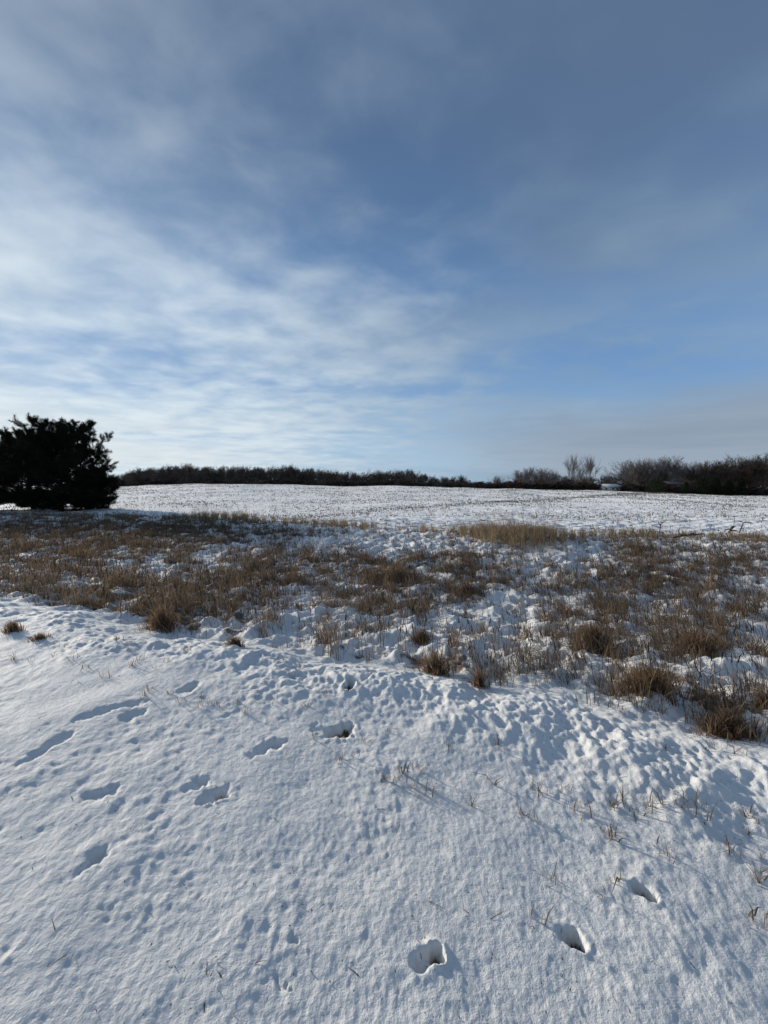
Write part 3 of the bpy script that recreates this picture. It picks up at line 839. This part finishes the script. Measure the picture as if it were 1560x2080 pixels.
def meadow():
    parts, stalks = [], []
    N = 260_000                                   # tufts; each is a handful of blades sharing height, lean and tone
    u = rng.uniform(-1.12, 1.12, N); y = np.sqrt(rng.uniform(1.9 ** 2, 28 ** 2, N)); x = u * y
    cu, s, t, e, q, f = coords(x, y)
    z = macro(x, y)
    w = np.clip(grass_amount(x, y, z), -.6, 1.0)
    clump = fbm(x * 1.6 + 11, y * 1.6, 3); fine = fbm(x * 5.0 + 2, y * 5.0, 2)
    hump = np.clip(fbm(x * 4.5, y * 4.5 + 4, 3) + 0.15, 0, 2)
    d = np.clip(w * .85 + 1.0 * clump + 0.55 * fine - 0.85 * hump - 0.02, 0.0, 1.6)
    d = 0.8 * d ** 1.5 + 0.05
    drift = fbm(x * .75 + 50 + .3 * y, y * 1.15, 3)
    d *= 1 - np.interp(x / y, [-.6, 0, .5], [.97, .85, .62]) * sm(drift, np.interp(x / y, [-.6, .2], [-.12, .04]), np.interp(x / y, [-.6, .2], [.18, .34]))
    d *= sm(s, -0.05, 0.45) * (1 - sm(f, -0.6, 0.3))
    keep = rng.random(N) < d * np.interp(y, [2, 5, 9, 16, 26], [1.0, 1.0, .9, .8, .7]) * TUFT_KEEP
    x, y, s, w, clump = x[keep], y[keep], s[keep], w[keep], clump[keep]
    nt = len(x); th = rng.gamma(5, .2, nt).clip(.45, 1.9); tl = rng.normal(0, .30, (nt, 2)); tt = rng.random(nt)
    k = rng.integers(4, 11, nt); ix = np.repeat(np.arange(nt), k); n = len(ix)
    sg = rng.uniform(.012, .05, nt)[ix]; ox, oy = rng.normal(0, 1, n) * sg, rng.normal(0, 1, n) * sg
    x, y, s, w, clump = x[ix] + ox, y[ix] + oy, s[ix], w[ix], clump[ix]
    z = zat(x, y)
    h = rng.uniform(.08, .24, n) * th[ix] * (0.8 + 0.4 * np.clip(w, 0, 1)) * np.interp(s, [0, .6, 2], [.75, .95, 1.0])
    wid = rng.uniform(.0032, .0068, n) * np.interp(y, [3, 8, 20], [1, 1.5, 2.3])
    wind = np.stack([np.interp(x / y, [-1, 0, 1], [.04, -.10, -.30]), np.full(n, -.02)], 1)
    lean = (wind + tl[ix] + np.stack([ox, oy], 1) * 5 + rng.normal(0, .22, (n, 2)) * (1 + 1.5 * (rng.random(n) < .15))[:, None]) * h[:, None]
    print('blades', n)
    tone = np.clip(.75 * rng.random(n) ** 1.5 + .35 * tt[ix] + .1 * clump - .08, 0, 1)
    pos = np.stack([x, y, z - .015], 1)
    near = y < 7
    parts.append(blades(pos[near], h[near], wid[near], lean[near], tone[near], 3))
    far = ~near
    o = blade_obj('meadow_grass', [parts[0]], M['grass'])
    tag(o, kind='stuff', label='thin brown grass standing in the snow of the near meadow')
    o = blade_obj('meadow_grass', [blades(pos[far], h[far], wid[far], lean[far], tone[far], 2)], M['grass'])
    tag(o, kind='stuff', label='matted dead brown grass over the farther meadow')
    # taller seed stalks
    N = 60000
    u = rng.uniform(-1.1, 1.1, N); y = np.sqrt(rng.uniform(2.1 ** 2, 22 ** 2, N)); x = u * y
    cu, s, t, e, q, f = coords(x, y); z = macro(x, y); w = grass_amount(x, y, z)
    d = np.clip(w * .8 + .5 * fbm(x * 1.3 + 4, y * 1.3, 2) + .12, 0, 1) * sm(s, -.1, .4) * (1 - sm(f, -.5, .2))
    keep = rng.random(N) < d * .42 * np.interp(y, [2, 4, 8, 20], [1.0, 1.0, .8, .6])
    x, y = x[keep], y[keep]; z = zat(x, y); n = len(x)
    h = rng.uniform(.22, .46, n); lean = (np.stack([np.interp(x / y, [-1, 0, 1], [.05, -.10, -.30]), np.zeros(n)], 1) + rng.normal(0, .16, (n, 2))) * h[:, None]
    pos = np.stack([x, y, z - .02], 1); tone = rng.random(n)
    wid = rng.uniform(.003, .0042, n) * np.interp(y, [3, 8, 20], [1, 1.4, 2.2])
    stem = blades(pos, h, wid, lean, tone, 3)
    tip = pos.copy(); tip[:, :2] += lean * .62; tip[:, 2] += h * .80
    heads = blades(tip, h * .26, wid * 2.6, lean * .45, tone, 2)
    o = blade_obj('seed_stalks', [stem, heads], M['stalk']); tag(o, kind='stuff', label='thin dark seed stalks standing out of the brown grass')


meadow()


def edge_grass():
    """the tall tan strip along the margin of the field"""
    parts = []
    # px, half-width, amount, height
    for px, hw, amt0, hh in ((90, 120, 2600, .22), (230, 60, 900, .28), (360, 45, 900, .40), (430, 45, 2600, .62), (490, 30, 1500, .60), (560, 50, 800, .40), (620, 40, 900, .38), (690, 40, 1500, .45), (745, 18, 700, .38),
                            (868, 18, 500, .40), (950, 35, 1600, .48), (1000, 40, 3200, .66), (1060, 40, 3600, .68), (1110, 40, 2800, .58), (1170, 30, 900, .36), (1250, 60, 1400, .40), (1310, 40, 900, .42), (1420, 100, 1100, .30), (1520, 60, 1100, .30)):
        amt = int(amt0 * .62); n = amt
        p = px + rng.normal(0, hw * .55, n); p = p + 7 * np.sin(p * .31) + 4 * np.sin(p * .83); u = (p - 780) / F
        thick = .55 if amt < 1500 else .8
        Y = field_edge(u) - np.abs(rng.normal(.0, thick * 1.5, n)) * np.interp(px, [300, 900], [1.6, 1.0])
        x = u * Y; z = zat(x, Y)
        h = hh * (rng.uniform(.45, 1.0, n) + .6 * (rng.random(n) < .06)); lean = (rng.normal(0, .38, (n, 2)) + np.array([-.05, 0])) * h[:, None]
        parts.append(blades(np.stack([x, Y, z - .02], 1), h, rng.uniform(.005, .011, n), lean, np.clip(rng.normal(.5, .35, n), 0, 1), 3))
    o = blade_obj('margin_grass', parts, M['tan']); tag(o, kind='stuff', label='tall tan grass along the margin of the snowy field')


edge_grass()


def stubble():
    N = 700000
    u = rng.uniform(-1.12, 1.12, N); y = np.sqrt(rng.uniform(13 ** 2, 125 ** 2, N)); x = u * y
    cu, s, t, e, q, f = coords(x, y)
    rr = x * -0.55 + y * 0.835
    row = np.abs(((rr / 0.76) % 1) - .5) < .17
    patch = np.clip(.55 + 1.0 * fbm(x * .12, y * .18 + 4, 3), .12, 1.4)
    band = np.exp(-((y - (22 + (x + 6.5) * 1.0)) / (0.9 + .02 * y)) ** 2) * (x > -9)      # the denser row slanting away
    band2 = np.exp(-((y - np.interp(x, [-60, -6, 10, 60], [34, 25, 23, 27])) / .8) ** 2)
    d = sm(f, .1, .9) * (np.where(row, .95, .12) * patch + .9 * band + .35 * band2) * np.interp(y, [13, 25, 60, 125], [.55, .65, .40, .25])
    keep = rng.random(N) < d
    x, y = x[keep], y[keep]
    z = zat(x, y); n = len(x)
    up = rng.random(n) < .55
    h = np.where(up, rng.uniform(.07, .24, n), rng.uniform(.03, .09, n))
    wid = np.where(up, rng.uniform(.016, .032, n), rng.uniform(.04, .12, n)) * np.interp(y, [15, 40, 100], [1.0, 1.8, 3.2])
    lean = np.where(up[:, None], rng.normal(0, .35, (n, 2)) * h[:, None], rng.normal(0, .16, (n, 2)))
    o = blade_obj('corn_stubble', [blades(np.stack([x, y, z - .01], 1), h, wid, lean, rng.random(n) ** 1.3, 2)], M['stub'])
    tag(o, kind='stuff', label='cut corn stubble and trash poking through the snow in rows')
    return n


n_stub = stubble()


# ------------------------------------------------------------------ separate tussocks that stand out
def tussock(px, py, w_px, h_px, label, n=520, dark=False, lean_x=-.12):
    cx, cy = ground_at(px, py)
    z0 = float(zat(cx, cy)[0])
    rad = w_px / F * cy / 2; hh = h_px / F * cy
    a = rng.random(n) * 2 * np.pi; n = int(n * .8); a = rng.random(n) * 2 * np.pi; rr = rad * np.abs(rng.normal(0, .44, n)) * (1 + .2 * np.sin(3 * a + px) + .12 * np.sin(5 * a + py))
    x = cx + rr * np.cos(a); y = cy + rr * np.sin(a) * .7
    z = zat(x, y)
    h = hh * rng.uniform(.30, .85, n) * np.clip(1 - .45 * (rr / rad) ** 2, .3, 1) * (1 + .5 * pn((cx + rr * np.cos(a)) * 6, (cy + rr * np.sin(a)) * 6 + 30))
    out = np.stack([np.cos(a), np.sin(a)], 1) * np.minimum(rr / rad, 1.2)[:, None] * .22 + .30 * np.stack([pn((cx + rr * np.cos(a)) * 9, (cy + rr * np.sin(a)) * 9), pn((cx + rr * np.cos(a)) * 9 + 70, (cy + rr * np.sin(a)) * 9)], 1)
    lean = (out + rng.normal(0, .22, (n, 2)) * (1 + 2.4 * (rng.random(n) < .25))[:, None] + np.array([lean_x * 1.6, -.08])) * h[:, None]
    v, f3, f4, t = blades(np.stack([x - cx, y - cy, z - z0 - .02], 1), h, rng.uniform(.0035, .0085, n) * max(1, cy / 3.5) ** .5, lean, np.clip(rng.normal(.42, .36, n), 0, 1), 3)
    o = link_mesh('grass_tussock', np_mesh('grass_tussock', v, f3, f4, M['tussock'], {'tone': t})); o.location = (cx, cy, z0)
    tag(o, label, 'grass tussock', 'large tussocks of dead grass in the meadow')


tussock(332, 1282, 95, 62, 'russet grass tussock at the left, hanging over the snow bank of the verge', 800)
tussock(480, 1328, 44, 45, 'small dark olive-brown tussock at the foot of the meadow, on the verge snow', 420)
tussock(885, 1368, 105, 66, 'shaggy brown tussock above the verge near the middle of the picture', 560)
tussock(858, 1300, 55, 45, 'small brown tussock beside a rounded snow hump, above the shaggy middle one', 420)
tussock(975, 1402, 50, 60, 'narrow tussock on the brink of the verge, right of the shaggy middle one', 260)
tussock(1212, 1322, 120, 75, 'dense red-brown tussock with a rounded top, right of the middle', 1100)
tussock(1312, 1415, 130, 95, 'tall loose tussock of brown blades above the verge on the right', 1000)
tussock(1480, 1480, 170, 80, 'wide drooping tussock nearest the viewer at the right', 1300)
tussock(1415, 1325, 140, 75, 'broad olive-brown tussock behind the wide drooping one', 1100)
tussock(1548, 1330, 70, 65, 'tussock cut by the right picture margin, beside the broad olive one', 500)
tussock(1555, 1440, 55, 60, 'tussock at the right picture margin just above the wide drooping one', 450)
tussock(800, 1178, 120, 50, 'dense rusty tussock in the upper middle of the meadow', 1000)
tussock(950, 1205, 70, 45, 'rusty tussock beside a snow patch, right of the dense upper one', 600)
tussock(1290, 1118, 60, 28, 'dark bushy tussock near the field margin on the right', 500)
tussock(28, 1285, 55, 35, 'low tussock on the verge at the left picture margin', 350)
tussock(82, 1302, 48, 28, 'flattened tussock on the verge snow near the left margin', 300)
tussock(690, 1492, 34, 22, 'short grass showing in the trodden hollow in the verge snow', 130, lean_x=0)


# ------------------------------------------------------------------ sprigs poking through the verge snow
def sprig_mesh(seed):
    r = np.random.default_rng(seed); n = int(r.integers(6, 12))
    a = r.random(n) * 6.28; rr = r.random(n) * .03
    pos = np.stack([rr * np.cos(a), rr * np.sin(a), np.full(n, -.01)], 1)
    h = r.uniform(.025, .075, n)
    v, f3, f4, t = blades(pos, h, r.uniform(.0022, .004, n), r.normal(0, .4, (n, 2)) * h[:, None], r.random(n), 2)
    return np_mesh('grass_sprig', v, f3, f4, M['grass'], {'tone': t})


SPRIGS = [sprig_mesh(s) for s in range(200, 208)]
SPX = [(290, 1415), (300, 1405), (262, 1330), (285, 1345), (265, 1355), (243, 1322), (215, 1375), (310, 1360), (345, 1412), (365, 1430), (440, 1435), (480, 1428), (495, 1450), (400, 1440), (700, 1480),
       (718, 1542), (690, 1545), (637, 1505), (660, 1395), (662, 1422), (780, 1582), (800, 1588), (835, 1600), (860, 1617), (790, 1490), (740, 1510), (910, 1525), (850, 1570), (815, 1575), (1010, 1525), (1095, 1605),
       (1100, 1612), (1000, 1590), (1055, 1650), (1075, 1660), (1150, 1610), (1240, 1640), (1255, 1635), (1310, 1650), (1330, 1652), (1345, 1648), (1370, 1655), (1425, 1655), (1390, 1640), (1240, 1705), (1230, 1695), (1348, 1735),
       (1530, 1680), (1515, 1700), (1525, 1670), (1480, 1735), (1487, 1742), (1540, 1800), (1550, 1880), (1118, 1788), (1220, 1822), (1250, 1790), (1105, 1880), (1450, 1545), (1500, 1555), (1350, 1545), (605, 1370), (570, 1360), (520, 1420), (110, 1335), (60, 1345), (150, 1345), (130, 1320), (30, 1340),
       (380, 1335), (340, 1350), (170, 1360), (1545, 1750), (1440, 1680), (1285, 1660), (1400, 1660), (960, 1640), (880, 1610), (1180, 1650), (560, 1430), (620, 1440), (590, 1385), (410, 1420), (420, 1432)]
for i, (px, py) in enumerate(SPX):
    gx, gy = ground_at(px, py)
    o = link_mesh('grass_sprig', SPRIGS[i % 8]); o.location = (gx, gy, float(zat(gx, gy)[0]))
    o.rotation_euler = (0, 0, random.uniform(0, 6.28)); k = random.uniform(1.0, 1.9); o.scale = (k, k, k)
    pl = ('on the left verge near the two low tussocks' if py < 1400 and px < 200 else 'in the snow below the overhanging russet tussock' if py < 1400 and px < 420 else
          'in rough snow above the left footprints' if px < 560 else 'around the trodden hollow with bare grass' if px < 760 and py < 1560 else
          'in smooth snow right of the hollow' if px < 980 else 'in the thin row below the plough ridge' if px < 1200 and py < 1680 else
          'beside the three round prints' if px < 1270 and py > 1680 else 'in the matted row of stubble at the right' if px < 1440 and py < 1680 else 'on the snow slope at the far right')
    tag(o, 'short dry grass sprig ' + pl, 'grass sprig', 'dry sprigs ' + pl)


def debris():
    """bits of straw and seed lying on the crust"""
    n = 420
    u = rng.uniform(-1.0, 1.0, n); y = rng.uniform(1.0, 3.2, n); x = u * y
    cu, s, t, e, q, f = coords(x, y); k = s < -.1; x, y = x[k], y[k]; n = len(x); z = zat(x, y)
    L = np.where(rng.random(n) < .85, rng.uniform(.006, .018, n), rng.uniform(.03, .10, n))
    a = rng.random(n) * 6.28
    lean = np.stack([np.cos(a), np.sin(a)], 1) * L[:, None]
    o = blade_obj('straw_bits', [blades(np.stack([x, y, z + .001], 1), np.full(n, .006), rng.uniform(.002, .004, n), lean, rng.random(n), 2, side=a + 1.57)], M['stalk'])
    tag(o, kind='stuff', label='bits of straw and seed scattered on the snow crust')


debris()


# ------------------------------------------------------------------ broken stalks at the field margin
def stalk_thing(px, py, pts, w, leaves, label, mat='stub'):
    gx, gy = ground_at(px, py); z0 = float(zat(gx, gy)[0]); k = gy / F
    o = bpy.data.objects.new('corn_stalk', None); col.objects.link(o); o.location = (gx, gy, z0)
    tag(o, label, 'stalk', 'dead stalks at the field margin')
    T = Sticks(); q = [np.array([a * k, b * .3 * k, c * k]) for a, b, c in pts]
    q[0] = q[0] - np.array([0, 0, .05])
    for i in range(len(q) - 1): T.stick(q[i], q[i + 1], w * (1 - .5 * i / len(q)), w * (1 - .5 * (i + 1) / len(q)), 5)
    me = T.mesh('stem', M[mat]); at = me.attributes.new('tone', 'FLOAT', 'POINT'); at.data.foreach_set('value', np.full(len(me.vertices), .25, np.float32))
    link_mesh('stem', me, o)
    for (a, c, dx, dz, lw) in leaves:
        p0 = np.array([a * k, 0, c * k]); d = np.array([dx * k, random.uniform(-4, 4) * k, dz * k])
        vv, nn = [], 5
        for i in range(nn + 1):
            f = i / nn; p = p0 + d * f + np.array([0, 0, abs(dx) * k * .35 * (f - f * f * 1.6)]); ww = lw * math.sin(math.pi * min(1, .12 + .88 * f)) ** .7 + .002
            vv += [p + np.array([0, -ww * .5, ww * .5]), p + np.array([0, 0, -ww * .15]), p + np.array([0, ww * .5, ww * .5])]
        ff = [(3 * i + j, 3 * i + j + 1, 3 * i + j + 4, 3 * i + j + 3) for i in range(nn) for j in (0, 1)]
        link_mesh('leaf', np_mesh('leaf', np.array(vv), None, ff, M[mat], {'tone': np.full(len(vv), .35)}), o)


stalk_thing(487, 1060, [(0, 0, 0), (0, 0, 14), (-2, 1, 28), (-6, 2, 37), (-11, 2, 39), (-16, 3, 33)], .013, [(0, 10, 14, 6, .03), (-1, 20, -13, -6, .03), (-16, 33, -3, -12, .02)], 'tall arching dead stalk standing out of the tan grass at the left')
stalk_thing(505, 1060, [(0, 0, 0), (1, 0, 14), (2, 0, 24)], .010, [(1, 12, 8, 5, .03)], 'short upright dead stalk just right of the arching one')
stalk_thing(1340, 1088, [(0, 0, 0), (0, 0, 14), (1, 0, 25)], .020, [(1, 22, 8, 9, .05), (0, 20, -7, 10, .05), (0, 6, 12, -2, .05)], 'dark forked broken stalk at the right field margin')
stalk_thing(1212, 1080, [(0, 0, 0), (-6, 0, 8), (-9, 0, 18)], .015, [(-4, 6, -13, 2, .05), (-3, 5, 16, 3, .04)], 'dark bent stalk with leaves flat, right of the tall tan grass')
stalk_thing(1478, 1082, [(0, 0, 0), (7, 0, 7), (16, 1, 15)], .022, [(4, 4, 14, 12, .10), (8, 8, -16, -4, .06), (2, 2, 16, 4, .09)], 'green-brown slanting clump of broad dead leaf at the right field margin')
stalk_thing(1500, 1084, [(0, 0, 0), (5, 0, 10), (9, 0, 22)], .022, [(8, 20, 14, 4, .06), (8, 21, -9, 5, .05), (3, 8, 10, 3, .05)], 'broken stalk with its top snapped over, beside the slanting broad leaf')
stalk_thing(1490, 1070, [(0, 0, 0), (1, 0, 12), (1, 0, 24)], .012, [(1, 22, -8, 1, .03)], 'thin upright stalk behind the slanting broad leaf')
stalk_thing(1370, 1062, [(0, 0, 0), (1, 0, 10), (-2, 0, 14)], .012, [(0, 9, 4, -8, .04)], 'small hooked stalk standing alone in the snowy field at the right')
stalk_thing(1545, 1062, [(0, 0, 0), (3, 0, 6), (4, 0, 10)], .012, [(2, 4, 10, 1, .05), (1, 3, -10, 1, .05)], 'low leafy stalk stump by the right picture margin')
stalk_thing(1400, 1094, [(-34, 0, 3), (-10, 0, 5), (14, 0, 7), (30, 0, 8)], .035, [(0, 5, 14, 5, .05), (-12, 4, -10, 3, .05)], 'dark fallen stalk lying along the right field margin')
print('alltris', sum(len(m.loops) - 2 * len(m.polygons) for m in bpy.data.meshes)); print('stub', n_stub, 'tris', sum(len(o.data.polygons) for o in scene.objects if o.type == 'MESH'), 'objs', len(scene.objects))
